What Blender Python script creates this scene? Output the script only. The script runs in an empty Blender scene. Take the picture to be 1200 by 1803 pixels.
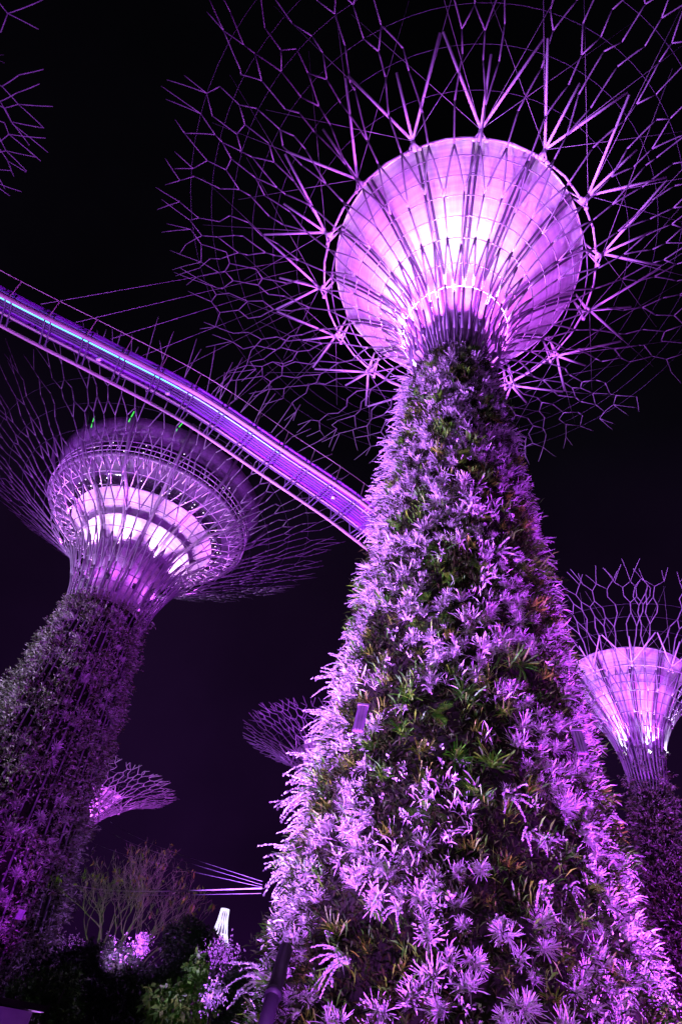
import bpy, math, random
import numpy as np
from mathutils import Vector, Matrix
R = random.Random(7)
NR = np.random.default_rng(11)
rad = math.radians
SC = bpy.context.scene

# ------------------------------------------------------------------ camera
ROLL, PITCH = rad(9.853), rad(42.74)
cam_d = bpy.data.cameras.new('camera'); cam = bpy.data.objects.new('camera', cam_d)
SC.collection.objects.link(cam); SC.camera = cam
cam_d.sensor_fit = 'VERTICAL'; cam_d.sensor_height = 36.0
cam_d.lens = 1080.0 / 1803.0 * 36.0
cam_d.clip_end = 3000
fw = Vector((0, math.cos(PITCH), math.sin(PITCH))); up0 = Vector((0, -math.sin(PITCH), math.cos(PITCH))); r0 = Vector((1, 0, 0))
cr = r0 * math.cos(ROLL) + up0 * math.sin(ROLL); cu = up0 * math.cos(ROLL) - r0 * math.sin(ROLL)
m = Matrix((cr, cu, -fw)).transposed().to_4x4(); m.translation = Vector((0, 0, 1.6))
cam.matrix_world = m

# ------------------------------------------------------------------ world
W = bpy.data.worlds.new('World'); SC.world = W; W.use_nodes = True
wn = W.node_tree; bg = wn.nodes['Background']
tc = wn.nodes.new('ShaderNodeTexCoord'); sx = wn.nodes.new('ShaderNodeSeparateXYZ')
rp = wn.nodes.new('ShaderNodeValToRGB'); nz = wn.nodes.new('ShaderNodeTexNoise')
wn.links.new(tc.outputs['Generated'], sx.inputs[0]); wn.links.new(sx.outputs['Z'], rp.inputs[0])
el = rp.color_ramp.elements
el[0].position = 0.0; el[0].color = (0.0150, 0.0024, 0.0300, 1)
el[1].position = 1.0; el[1].color = (0.0007, 0.0007, 0.0011, 1)
for p_, c_ in ((0.22, (0.0075, 0.0018, 0.0150)), (0.55, (0.0040, 0.0014, 0.0072)), (0.75, (0.0012, 0.0009, 0.0020))):
    e = el.new(p_); e.color = c_ + (1,)
nz.inputs['Scale'].default_value = 2.2; nz.inputs['Detail'].default_value = 5
wn.links.new(tc.outputs['Generated'], nz.inputs['Vector'])
mr = wn.nodes.new('ShaderNodeMapRange'); mr.inputs[1].default_value = .35; mr.inputs[2].default_value = .75
mr.inputs[3].default_value = .75; mr.inputs[4].default_value = 1.9
wn.links.new(nz.outputs['Fac'], mr.inputs[0]); wn.links.new(rp.outputs[0], bg.inputs['Color'])
wn.links.new(mr.outputs[0], bg.inputs['Strength'])
SC.view_settings.view_transform = 'Standard'; SC.view_settings.look = 'None'
SC.view_settings.exposure = 0; SC.view_settings.gamma = 1
SC.cycles.max_bounces = 4; SC.cycles.diffuse_bounces = 2; SC.cycles.glossy_bounces = 2
SC.cycles.sample_clamp_indirect = 4

# ------------------------------------------------------------------ lights (grove floodlights on the ground and in the tree necks, plus added fill spots)
def lamp(kind, loc, power, color, aim=None, size=.3, spot=60, blend=.6):
    d = bpy.data.lights.new('flood_or_fill_light', kind); d.energy = power; d.color = color
    if kind == 'SPOT':
        d.spot_size = rad(spot); d.spot_blend = blend
    d.shadow_soft_size = size
    o = bpy.data.objects.new('flood_or_fill_light', d); SC.collection.objects.link(o); o.location = loc
    if aim is not None:
        o.rotation_euler = (Vector(aim) - Vector(loc)).to_track_quat('-Z', 'Y').to_euler()
    return o
VIO = (0.50, 0.085, 1.0); PUR = (0.50, 0.035, 1.0); LAV = (0.50, 0.16, 1.0); MAG = (0.64, 0.10, 1.0)
CX, CY = 17 * math.sin(rad(14.36)), 17 * math.cos(rad(14.36))       # near supertree
lamp('SPOT', (-15, 14.0, .8), 205000, LAV, (CX - 1, CY, 15), .10, 66)
lamp('SPOT', (20, 9.0, .8), 66000, PUR, (CX + 1, CY, 8.5), .10, 56)
for ph_, pw_, co_, zt_ in ((-72, 8000, LAV, 16), (-14, 8500, VIO, 13), (58, 17000, VIO, 13)):
    a_ = rad(ph_); hx, hy = math.sin(rad(14.36)), math.cos(rad(14.36)); q_ = (-hx * math.cos(a_) + hy * math.sin(a_), -hy * math.cos(a_) - hx * math.sin(a_))
    lamp('SPOT', (CX + q_[0] * 8.2, CY + q_[1] * 8.2, .25), pw_, co_, (CX + q_[0] * 1.5, CY + q_[1] * 1.5, zt_), .07, 100, .9)
lamp('SPOT', (-1.5, -3, 2.5), 1500, (1, .97, .6), (CX - .5, CY, 8), .3, 52)  # added warm fill from behind the camera so green leaves show
lamp('SPOT', (-3, 3, .5), 650, (1, .9, .8), (-5, 16.5, 21), .2, 62)  # added weak whitish fill for the walkway tubes
lamp('SPOT', (4.5, 31, .8), 11000, PUR, (CX - 5, CY + 2, 30), .3, 62)
lamp('SPOT', (-13, 24, .8), 42000, LAV, (CX - 10, CY + 3, 39), .2, 75)      # added from behind to brighten bridge and left canopy undersides

# ------------------------------------------------------------------ materials
def mat(name, col, rough=.6, metal=0, var=None, emit=None, estr=0, scale=4, bump=0, two=None, spec=.5, island=None, trans=0):
    M = bpy.data.materials.new(name); M.use_nodes = True
    nt = M.node_tree; b = nt.nodes['Principled BSDF']
    b.inputs['Base Color'].default_value = col + (1,); b.inputs['Roughness'].default_value = rough
    b.inputs['Metallic'].default_value = metal; b.inputs['Specular IOR Level'].default_value = spec
    n = nt.nodes.new('ShaderNodeTexNoise'); n.inputs['Scale'].default_value = scale; n.inputs['Detail'].default_value = 5
    tcn = nt.nodes.new('ShaderNodeTexCoord'); nt.links.new(tcn.outputs['Object'], n.inputs['Vector'])
    if island:
        g = nt.nodes.new('ShaderNodeNewGeometry'); oi = nt.nodes.new('ShaderNodeObjectInfo')
        ad = nt.nodes.new('ShaderNodeMath'); ad.operation = 'MULTIPLY_ADD'; ad.inputs[1].default_value = .62
        m2 = nt.nodes.new('ShaderNodeMath'); m2.operation = 'MULTIPLY'; m2.inputs[1].default_value = .38
        nt.links.new(oi.outputs['Random'], m2.inputs[0])
        nt.links.new(g.outputs['Random Per Island'], ad.inputs[0]); nt.links.new(m2.outputs[0], ad.inputs[2])
        r = nt.nodes.new('ShaderNodeValToRGB'); nt.links.new(ad.outputs[0], r.inputs[0])
        ee = r.color_ramp.elements
        ee[0].color = island[0] + (1,); ee[1].color = island[-1] + (1,)
        for k in range(1, len(island) - 1):
            q = ee.new(k / (len(island) - 1)); q.color = island[k] + (1,)
        nt.links.new(r.outputs[0], b.inputs['Base Color'])
    elif two:
        r = nt.nodes.new('ShaderNodeValToRGB'); nt.links.new(n.outputs['Fac'], r.inputs[0])
        r.color_ramp.elements[0].position = .35; r.color_ramp.elements[1].position = .65
        r.color_ramp.elements[0].color = col + (1,); r.color_ramp.elements[1].color = two + (1,)
        nt.links.new(r.outputs[0], b.inputs['Base Color'])
    if bump:
        bp = nt.nodes.new('ShaderNodeBump'); bp.inputs['Strength'].default_value = bump
        nt.links.new(n.outputs['Fac'], bp.inputs['Height']); nt.links.new(bp.outputs[0], b.inputs['Normal'])
    if emit:
        b.inputs['Emission Color'].default_value = emit + (1,); b.inputs['Emission Strength'].default_value = estr
    return M
M_steel = mat('painted_steel', (.27, .24, .28), .42, .0, two=(.18, .16, .20), scale=2)
M_steel_d = mat('dark_or_dim_steel', (.08, .06, .10), .5, two=(.06, .05, .08))
M_white = mat('white_or_lit_steel', (.75, .7, .75), .4)
M_conc = mat('concrete', (.3, .28, .3), .8, two=(.2, .19, .2), bump=.3)
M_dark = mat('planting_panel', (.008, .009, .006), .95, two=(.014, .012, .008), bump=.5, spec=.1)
M_pale = mat('silvery_leaf', (.5, .5, .45), .5, island=[(.10, .16, .04), (.50, .48, .46), (.76, .74, .76), (.40, .40, .30), (.66, .64, .66)], spec=.5)
M_green = mat('green_leaf', (.08, .15, .03), .5, island=[(.015, .13, .003), (.05, .34, .006), (.14, .38, .008), (.02, .20, .004)])
M_olive = mat('olive_leaf', (.2, .2, .06), .5, island=[(.05, .14, .005), (.13, .30, .010), (.24, .36, .02), (.07, .18, .006), (.26, .14, .02)])
M_bead = mat('trailing_leaf', (.5, .5, .5), .6, island=[(.34, .36, .30), (.62, .60, .60), (.72, .70, .72)])
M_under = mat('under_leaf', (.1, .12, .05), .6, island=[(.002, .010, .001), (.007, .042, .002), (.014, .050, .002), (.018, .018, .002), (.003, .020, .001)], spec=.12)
M_small = mat('wall_leaf', (.3, .3, .25), .6, island=[(.02, .03, .003), (.05, .07, .01), (.36, .36, .32), (.03, .06, .004), (.56, .56, .54), (.02, .03, .002)], spec=.2)
M_bark = mat('bark', (.16, .14, .10), .8, two=(.10, .09, .07), bump=.4, scale=9)
M_bush = mat('bush_leaf', (.05, .08, .02), .5, island=[(.006, .025, .006), (.012, .06, .008), (.03, .09, .012)])
M_bushl = mat('light_bush_leaf', (.1, .2, .03), .5, island=[(.02, .12, .010), (.05, .26, .012), (.10, .24, .015)])
M_cyan = mat('led_strip', (.1, .5, .5), .4, emit=(.10, .80, .95), estr=3.0)
M_lamp = mat('lamp_lens', (.8, .7, .9), .3, emit=(.8, .35, 1.0), estr=5)
M_glow = mat('lit_window', (.8, .8, .7), .3, emit=(.9, .85, 1.0), estr=2.2)
M_green_l = mat('green_lamp', (.1, .6, .1), .3, emit=(.06, .8, .08), estr=1.2)
M_amber = mat('amber_lamp', (.6, .4, .1), .3, emit=(1., .6, .15), estr=1.5)
M_glass = mat('dark_glass', (.02, .02, .025), .08, spec=.8)
M_deck = mat('deck_panel', (.24, .04, .40), .6, two=(.15, .025, .28), scale=1.5)
M_tube = mat('cream_tube', (.40, .36, .30), .5, two=(.32, .28, .24), scale=1)
M_roof = mat('roof_slat', (.24, .18, .26), .6, two=(.16, .12, .18), scale=5)

def membrane_mat():
    M = bpy.data.materials.new('fabric_membrane'); M.use_nodes = True
    nt = M.node_tree; b = nt.nodes['Principled BSDF']; b.inputs['Roughness'].default_value = .75
    uv = nt.nodes.new('ShaderNodeUVMap')
    def streak(su, sv, sc_, lo, hi):
        mp = nt.nodes.new('ShaderNodeMapping'); mp.inputs['Scale'].default_value = (su, sv, 1)
        n = nt.nodes.new('ShaderNodeTexNoise'); n.inputs['Scale'].default_value = sc_; n.inputs['Detail'].default_value = 6; n.inputs['Roughness'].default_value = .65
        nt.links.new(uv.outputs[0], mp.inputs[0]); nt.links.new(mp.outputs[0], n.inputs['Vector'])
        r = nt.nodes.new('ShaderNodeMapRange'); r.inputs[1].default_value = .3; r.inputs[2].default_value = .7
        r.inputs[3].default_value = lo; r.inputs[4].default_value = hi
        nt.links.new(n.outputs['Fac'], r.inputs[0]); return r.outputs[0]
    a = streak(40, 1.2, 2, .78, 1.0); c = streak(3, 26, 1, .72, 1.0)
    mu = nt.nodes.new('ShaderNodeMath'); mu.operation = 'MULTIPLY'; nt.links.new(a, mu.inputs[0]); nt.links.new(c, mu.inputs[1])
    mx = nt.nodes.new('ShaderNodeMix'); mx.data_type = 'RGBA'
    mx.inputs['A'].default_value = (.26, .17, .30, 1); mx.inputs['B'].default_value = (.86, .84, .84, 1)
    r2 = nt.nodes.new('ShaderNodeMapRange'); r2.inputs[1].default_value = .5; r2.inputs[2].default_value = .98
    nt.links.new(mu.outputs[0], r2.inputs[0]); nt.links.new(r2.outputs[0], mx.inputs['Factor'])
    nt.links.new(mx.outputs['Result'], b.inputs['Base Color'])
    return M
M_mem = membrane_mat()

# ------------------------------------------------------------------ helpers
def tag(o, label=None, cat=None, group=None, kind=None):
    if label: o['label'] = label
    if cat: o['category'] = cat
    if group: o['group'] = group
    if kind: o['kind'] = kind
    return o
def empty(name, loc=(0, 0, 0), rz=0):
    o = bpy.data.objects.new(name, None); SC.collection.objects.link(o); o.location = loc; o.rotation_euler.z = rz
    return o
class MB:
    def __init__(s): s.v = []; s.f = []; s.uv = None
    def quad(s, a, b, c, d):
        n = len(s.v); s.v += [tuple(a), tuple(b), tuple(c), tuple(d)]; s.f.append((n, n + 1, n + 2, n + 3))
    def tube(s, pts, r, n=6, caps=True, r2=None):
        P = [Vector(p) for p in pts]; K = len(P)
        rs = r if isinstance(r, (list, tuple)) else [r + ((r2 if r2 is not None else r) - r) * i / max(1, K - 1) for i in range(K)]
        b0 = len(s.v); x = None
        for i, p in enumerate(P):
            t = (P[min(i + 1, K - 1)] - P[max(i - 1, 0)])
            if t.length < 1e-9: t = Vector((0, 0, 1))
            t.normalize()
            if x is None:
                x = t.cross(Vector((0, 0, 1)));
                if x.length < .05: x = t.cross(Vector((1, 0, 0)))
            x = (x - t * x.dot(t)).normalized(); y = t.cross(x)
            for k in range(n):
                a = 2 * math.pi * k / n; q = p + (x * math.cos(a) + y * math.sin(a)) * rs[i]; s.v.append(tuple(q))
        for i in range(K - 1):
            for k in range(n):
                a = b0 + i * n + k; b = b0 + i * n + (k + 1) % n
                s.f.append((a, b, b + n, a + n))
        if caps:
            s.f.append(tuple(b0 + k for k in range(n))[::-1]); s.f.append(tuple(b0 + (K - 1) * n + k for k in range(n)))
    def box(s, c, sz, ax=None):
        c = Vector(c); X, Y, Z = ax if ax else (Vector((1, 0, 0)), Vector((0, 1, 0)), Vector((0, 0, 1)))
        n = len(s.v)
        for k in range(8):
            s.v.append(tuple(c + X * sz[0] * .5 * (1 if k & 1 else -1) + Y * sz[1] * .5 * (1 if k & 2 else -1) + Z * sz[2] * .5 * (1 if k & 4 else -1)))
        for q in ((0, 2, 3, 1), (4, 5, 7, 6), (0, 1, 5, 4), (2, 6, 7, 3), (0, 4, 6, 2), (1, 3, 7, 5)): s.f.append(tuple(n + i for i in q))
    def lathe(s, prof, n=64, a0=0, a1=2 * math.pi, c=(0, 0, 0), wob=None, uvs=False):
        b0 = len(s.v); K = len(prof); closed = abs(a1 - a0 - 2 * math.pi) < 1e-6; m_ = n if closed else n + 1
        for i, (r, z) in enumerate(prof):
            for k in range(m_):
                a = a0 + (a1 - a0) * k / n; rr = r + (wob(a, i / (K - 1)) if wob else 0)
                s.v.append((c[0] + rr * math.cos(a), c[1] + rr * math.sin(a), c[2] + z))
        for i in range(K - 1):
            for k in range(n):
                k2 = (k + 1) % m_
                s.f.append((b0 + i * m_ + k, b0 + i * m_ + k2, b0 + (i + 1) * m_ + k2, b0 + (i + 1) * m_ + k))
                if uvs:
                    s.uv = s.uv or []
                    s.uv += [(k / n, i / (K - 1)), ((k + 1) / n, i / (K - 1)), ((k + 1) / n, (i + 1) / (K - 1)), (k / n, (i + 1) / (K - 1))]
    def build(s, name, m_, parent=None, smooth=True, loc=None):
        me = bpy.data.meshes.new(name); me.from_pydata(s.v, [], s.f); me.materials.append(m_)
        if smooth: me.polygons.foreach_set('use_smooth', [True] * len(me.polygons))
        if s.uv:
            l = me.uv_layers.new(name='UVMap'); l.data.foreach_set('uv', [c for t in s.uv for c in t])
        me.update(); o = bpy.data.objects.new(name, me); SC.collection.objects.link(o)
        if parent: o.parent = parent
        if loc: o.location = loc
        return o
def lerp_tab(tab, x):
    if x <= tab[0][0]: return tab[0][1]
    for (a, b), (c, d) in zip(tab, tab[1:]):
        if x <= c: return b + (d - b) * (x - a) / (c - a)
    return tab[-1][1]
def smooth_prof(pr, n=24):
    "Catmull-Rom through (r,z) points"
    P = [pr[0]] + list(pr) + [pr[-1]]; out = []
    for i in range(1, len(P) - 2):
        for k in range(n // (len(pr) - 1) + 1):
            t = k / (n // (len(pr) - 1) + 1); q = []
            for j in (0, 1):
                p0, p1, p2, p3 = (P[i - 1][j], P[i][j], P[i + 1][j], P[i + 2][j])
                q.append(.5 * ((2 * p1) + (-p0 + p2) * t + (2 * p0 - 5 * p1 + 4 * p2 - p3) * t * t + (-p0 + 3 * p1 - 3 * p2 + p3) * t ** 3))
            out.append(tuple(q))
    out.append(pr[-1]); return out

# ------------------------------------------------------------------ setting: ground
g = MB()
g.quad((-1500, -1500, 0), (1500, -1500, 0), (1500, 1500, 0), (-1500, 1500, 0))
tag(g.build('ground', mat('lawn', (.03, .05, .02), .9, two=(.05, .06, .03), scale=.5, bump=.3), smooth=False), kind='structure')
g = MB(); pl = []
for k in range(40):
    x = -60 + k * 3; y = 6 + 3 * math.sin(x * .06); pl.append((x, y))
for (a, b), (c, d) in zip(pl, pl[1:]): g.quad((a, b - 2.2, .005), (c, d - 2.2, .005), (c, d + 2.2, .005), (a, b + 2.2, .005))
tag(g.build('path', mat('paving', (.22, .20, .19), .8, two=(.17, .16, .15), scale=3, bump=.2), smooth=False), kind='structure')

# ------------------------------------------------------------------ supertree canopies
def make_tree(name_label, x, y, s, z0, shell, N, seq, trunk, rings, rib_r, phi0=0., mem=None, NB=0, ring_r=.035,
              seed=1, drop=.25, main_ring=None, star=None, core_r=.85, jitter=.16, group='supertrees of the grove', ringmat=None, thick=1.0, rib_off=-.12):
    rr = random.Random(seed)
    az = math.atan2(x, y); h = Vector((math.sin(az), math.cos(az), 0)); t = Vector((math.cos(az), -math.sin(az), 0))
    root = empty('supertree', (x, y, 0)); tag(root, name_label, 'supertree', group)
    def P(r, z, phi):
        p = (-h * math.cos(phi) + t * math.sin(phi)) * r; return Vector((p.x, p.y, z))
    prof = smooth_prof(shell, 60)
    zr = sorted(prof)
    def zs(r):
        if r > zr[-1][0]:
            (a, b), (c, d) = zr[-6], zr[-1]; return d + (r - c) * (d - b) / (c - a)
        return lerp_tab(zr, r)
    d0 = 2 * math.pi / N
    secs = [MB() for _ in range(N)]
    # ribs down the trunk
    tr = [(z, r) for z, r in trunk]
    for i in range(N):
        a = i * d0 + phi0
        pts = [P(r + rib_off * s, z, a) for z, r in tr if z < z0 - .3] + [P(shell[0][0], shell[0][1], a)]
        secs[i].tube(pts, rib_r * .8, 5)
    nodes = [(i * d0 + phi0, i, shell[0][0]) for i in range(N)]; dl = d0
    rib = rib_r; nl = len(seq)
    def seg(sec, r1, a1, r2, a2, w):
        rm = (r1 + r2) / 2; am = (a1 + a2) / 2; sub = 1 if abs(r2 - r1) < 1.0 * s and r1 > 6 * s else 4
        pts = []
        for k in range(sub + 1):
            u = k / sub; q = r1 + (r2 - r1) * u; aa = a1 + (a2 - a1) * u; pts.append(P(q, zs(q), aa))
        secs[sec].tube(pts, w, 5 if w > .05 else 4)
    for li, (op, r2) in enumerate(seq):
        frac = li / nl; w = rib_r * (1 - .55 * frac); new = []
        jr = jitter * (0.3 + frac) * s * 1.6
        if op == 'R':
            for a, sec, r in nodes:
                q = r2 + rr.uniform(-jr, jr); b = a + rr.uniform(-.14, .14) * dl * (.3 + frac)
                seg(sec, r, a, q, b, w); new.append((b, sec, q))
        elif op == 'D':
            for a, sec, r in nodes:
                ks = (-1, 1) if rr.random() > drop * .5 else (rr.choice((-1, 1)),)
                for k in ks:
                    q = r2 + rr.uniform(-jr, jr); b = a + k * dl * .25 + rr.uniform(-.1, .1) * dl * .5
                    seg(sec, r, a, q, b, w); new.append((b, sec, q))
            dl /= 2
        elif op == 'S':
            nodes.sort(key=lambda n: n[0]); tgt = {}
            dr = drop * min(1, max(0, frac - .15) * 2.2)
            for a, sec, r in nodes:
                ks = [-1, 1]
                if rr.random() < dr: ks.remove(rr.choice(ks))
                for k in ks:
                    key = round(((a - phi0) / dl + k * .5) * 2) % int(round(4 * math.pi / dl))
                    if key not in tgt:
                        tgt[key] = (a + k * .5 * dl + rr.uniform(-.12, .12) * dl * (.2 + frac), sec, r2 + rr.uniform(-jr, jr))
                    b, s2, q = tgt[key]
                    while b - a > math.pi: b -= 2 * math.pi
                    while b - a < -math.pi: b += 2 * math.pi
                    seg(sec, r, a, q, b, w)
            new = list(tgt.values())
        elif op == 'T':
            for a, sec, r in nodes:
                ks = [(-1, 1), (-1, 1), (-1, 0), (0, 1), (-1,), (1,)][rr.randrange(6)]
                for k in ks:
                    L = (r2 - r) * rr.uniform(.5, 1.5)
                    seg(sec, r, a, r + L, a + k * dl * rr.uniform(.25, .6), w)
            new = []
        nodes = new
    for i in range(N):
        secs[i].build('rib', M_steel, root)
    for k, r in enumerate(rings):
        mb = MB(); n = N if r < 9 * s else 2 * N
        z = zs(r) + .05 * s
        if r <= shell[0][0]: z = z0 - (shell[0][0] - r)
        pts = [P(r - .05 * s, z, phi0 + 2 * math.pi * q / n) for q in range(n)]
        for q in range(n): mb.tube([pts[q], pts[(q + 1) % n]], ring_r * (.62 if r > 9 * s else 1.7), 4, False)
        mb.build('ring', ringmat or (M_steel if r < 9 * s else M_steel_d), root)  # outer rings take the darker steel so they look more dimly lit
    # trunk core
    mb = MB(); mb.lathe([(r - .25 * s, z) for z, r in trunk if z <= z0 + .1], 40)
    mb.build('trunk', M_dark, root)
    ctop = mem[-1][1] if mem else z0 + 4 * s
    mb = MB(); mb.lathe([(core_r, z0 - 1.5 * s), (core_r, ctop - .3)], 24); mb.build('core', M_conc, root)
    if mem:
        mp = smooth_prof(mem, 26); mb = MB()
        mb.lathe(mp, 120, uvs=True, wob=lambda a, u: .05 * s * u * math.cos(a * NB * 1.0 if NB else a * 12))
        mb.build('membrane', M_mem, root)
        mb = MB(); rz = mem[-1]; n = 96
        mb.tube([P(rz[0], rz[1], 2 * math.pi * q / n) for q in range(n + 1)], .05 * s, 5, False); mb.build('membrane_rim', M_white, root)
    if main_ring:
        mr_, mz_ = main_ring; n = NB * 2
        mb = MB(); pts = [P(mr_, mz_, phi0 + 2 * math.pi * q / n) for q in range(n)]
        for q in range(n): mb.tube([pts[q], pts[(q + 1) % n]], .055 * s * thick, 6, False)
        mb.build('main_ring', M_white, root)
        mem_s = smooth_prof(mem, 26)
        for i in range(NB):
            a = phi0 + 2 * math.pi * i / NB
            tt = (t * math.cos(a) + h * math.sin(a))
            mb = MB()
            for sg in (-1, 1):
                pts = [P(r + (.22 - .1) * s, z - .38 * s, a) + tt * sg * .15 * s * (.55 + .45 * r / mem[-1][0]) for r, z in mem_s if z > z0 + .2]
                mb.tube(pts, .07 * s * thick, 6)
            for k in range(2, len(mem_s) - 1, 7):
                r, z = mem_s[k]
                if z > z0 + .2: mb.box(P(r + .12 * s, z - .38 * s, a), (.28 * s, .035 * s, .035 * s), (tt, P(1, 0, a), Vector((0, 0, 1))))
            mb.build('beam', M_steel_d, root)
            # bracket between beam end and ring node
            e = P(mem[-1][0] + .1 * s, mem[-1][1] - .38 * s, a); nd = P(mr_, mz_, a)
            mb = MB()
            for sg in (-1, 1):
                mb.tube([e + tt * sg * .2 * s, nd + tt * sg * .12 * s], .05 * s, 5)
                mb.tube([e + tt * sg * .2 * s, nd + tt * sg * .3 * s - Vector((0, 0, .35 * s))], .04 * s, 5)
                mb.tube([nd + tt * sg * .3 * s - Vector((0, 0, .35 * s)), nd + P(.3 * s, .1 * s, a)], .04 * s, 5)
                mb.box(nd + tt * sg * .3 * s - Vector((0, 0, .35 * s)), (.16 * s, .16 * s, .2 * s))
            mb.tube([nd - P(.12 * s, .12 * s, a), nd + P(.3 * s, .14 * s, a)], .12 * s, 7)
            mb.build('bracket', M_white, root)
            # star struts: two to shared tips and one between
            r_t, r_m = star; mb = MB(); o_ = nd + P(.3 * s, .14 * s, a)
            for k in (-1, 1):
                b = a + k * math.pi / NB * .965
                mb.tube([o_, P(r_t, zs(r_t) - .03, b)], .068 * s * thick, 6)
            mb.tube([o_, P(r_m, zs(r_m) + .0, a)], .068 * s * thick, 6)
            mb.build('strut', M_white, root)  # white colour carries the brightness lamps give the ring and struts
            mb = MB()
            for k in (-1, 1):
                for ro, da in ((15.8, .30), (13.4, .52)):
                    mb.tube([o_, P(ro * s, zs(ro * s) + .1, a + k * da + rr.uniform(-.05, .05))], .016 * s, 3)
            mb.build('tie_rod', M_steel, root)
    return root, P, zs

# near supertree
TRK = [(0, 4.5), (2, 4.15), (4, 3.9), (6, 3.7), (8, 3.42), (10, 3.2), (13, 2.92), (16, 2.68), (19, 2.4), (22, 2.12), (25, 1.78), (26.6, 1.55), (27.4, 1.3), (31, 1.2)]
SH = [(2.05, 27.6), (2.35, 29.4), (3.3, 31.6), (5.2, 33.7), (7.8, 35.4), (10.9, 37.4), (15, 39.2), (19.1, 40.4)]
MEM = [(1.12, 28.2), (1.5, 30.2), (2.6, 32.8), (4.5, 35.2), (6.0, 36.7), (7.1, 37.5)]
SEQ = [('R', 2.6), ('S', 4.0), ('R', 5.6), ('S', 7.6), ('R', 9.0), ('D', 10.5), ('R', 11.6), ('S', 12.7), ('R', 13.8), ('S', 14.8), ('R', 15.8), ('S', 16.7), ('T', 18.4)]
RG = [2.7, 3.3, 4.1, 4.85, 5.6, 6.35, 7.1, 9.4, 11.0, 12.4, 13.8, 15.2, 16.6]
big, PB, zsB = make_tree('towering supertree in the foreground, its steep trunk thick with plants and glowing funnel overhead', CX, CY, 1.0, 27.6, SH, 38, SEQ, TRK, RG, .055,
    phi0=rad(9), mem=MEM, NB=15, main_ring=(7.6, 35.7), star=(11.5, 10.6), seed=5, rib_off=-.42, ring_r=.018, jitter=.34, drop=.46)
for k in range(12):
    a = 2 * math.pi * (k + .3) / 12; p = PB(1.95, 28.9, a)
    fx = MB(); fx.box(p, (.2, .2, .24)); fx.build('lamp_housing', M_steel_d, big)
    p = p + Vector((CX, CY, .25)); q = PB(5.6, 36.6, a) + Vector((CX, CY, 0))
    lf = .5 - .5 * math.sin(a - .4)                                    # the lamps on the left burn brighter
    lamp('SPOT', p, 2600 + 4400 * lf, MAG, q, .1, 104, .9)
for ph_, pw_ in ((-130, 3200), (-104, 3600), (-76, 4600), (-50, 4200), (-22, 3600), (-3, 6000), (14, 4200), (40, 3800), (66, 1500), (-154, 2000)):
    a = rad(ph_); p = PB(2.1, 29.2, a) + Vector((CX, CY, 0)); lamp('SPOT', p, pw_ * 1.0, (.82, .78, .66), PB(5.6, 36.9, a) + Vector((CX, CY, 0)), .15, 44, 1.0)  # added cream spots imitate the overexposed centre of the funnel

# ------------------------------------------------------------------ left supertree with observation pod
LX, LY = -18.9, 48.4
TRKL = [(0, 6.6), (4, 5.8), (8, 5.2), (12, 4.75), (16, 4.4), (20, 4.05), (24, 3.7), (27, 3.4), (29, 3.2), (31, 3.1)]
SHL = [(3.55, 29.0), (4.1, 31.6), (5.5, 34.6), (7.6, 36.6), (10.2, 38.5), (13.4, 40.7), (17.2, 43.0), (20.5, 45.0)]
SEQL = [('R', 4.2), ('S', 5.6), ('R', 7.0), ('S', 8.6), ('D', 10.2), ('R', 11.2), ('S', 12.3), ('R', 13.3), ('S', 14.4), ('R', 15.4), ('S', 16.5), ('R', 17.3), ('T', 19.4)]
RGL = [3.65, 3.8, 4.05, 4.45, 5.0, 5.7, 6.5, 7.4, 8.4, 9.5, 10.7, 12.4, 14.2, 16.0]
lft, PL, zsL = make_tree('leaning-looking supertree at left with wide observation pod under its dense branch canopy', LX, LY, 1.0, 29.3, SHL, 42, SEQL, TRKL, RGL, .078,
    phi0=.05, seed=9, core_r=1.8, drop=.42, jitter=.34, ring_r=.030, rib_off=-.14)
def ring_part(name, prof, m_, parent, n=72, **k):
    b = MB(); b.lathe(prof, n, **k); return b.build(name, m_, parent)
M_memL = M_mem
pod0 = set(lft.children)
b = MB(); b.lathe(smooth_prof([(2.2, 30.0), (2.4, 32.4), (2.9, 34.4), (3.7, 35.7)], 12), 72, uvs=True); b.build('lower_cone', M_conc, lft)
ring_part('dark_band', [(3.7, 35.7), (3.8, 36.3), (4.3, 36.4)], M_roof, lft)
b = MB(); b.lathe(smooth_prof([(4.3, 36.4), (5.0, 37.3), (5.8, 38.0)], 8), 72, uvs=True); b.build('middle_band', M_mem, lft)
ring_part('dark_band', [(5.8, 38.0), (5.85, 38.6), (6.3, 38.7)], M_roof, lft)
b = MB(); b.lathe(smooth_prof([(6.3, 38.7), (7.0, 39.3), (7.7, 39.8)], 8), 72, uvs=True); b.build('upper_band', M_mem, lft)
ring_part('window_band', [(7.7, 39.8), (7.75, 40.3), (8.6, 40.6)], M_glass, lft)
ring_part('soffit', [(8.6, 40.6), (9.3, 41.2), (10.3, 41.35)], M_steel_d, lft)
ring_part('rim_beam', [(10.5, 41.1), (10.8, 41.1), (10.8, 41.35), (10.5, 41.35), (10.5, 41.1)], M_steel, lft)
b = MB()
for k in range(48):
    a = 2 * math.pi * k / 48; c2 = 2 * math.pi * (k + .5) / 48
    b.tube([PL(7.8, 39.6, a), PL(9.6, 40.0, c2), PL(10.9, 41.2, a)], .04, 4); b.tube([PL(9.6, 40.0, c2), PL(10.9, 41.2, c2 + .065)], .04, 4); b.tube([PL(9.6, 40.0, c2), PL(9.6, 40.0, c2 + 2 * math.pi / 48)], .035, 4)
b.build('lattice_soffit', M_white, lft)
b = MB()
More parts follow.
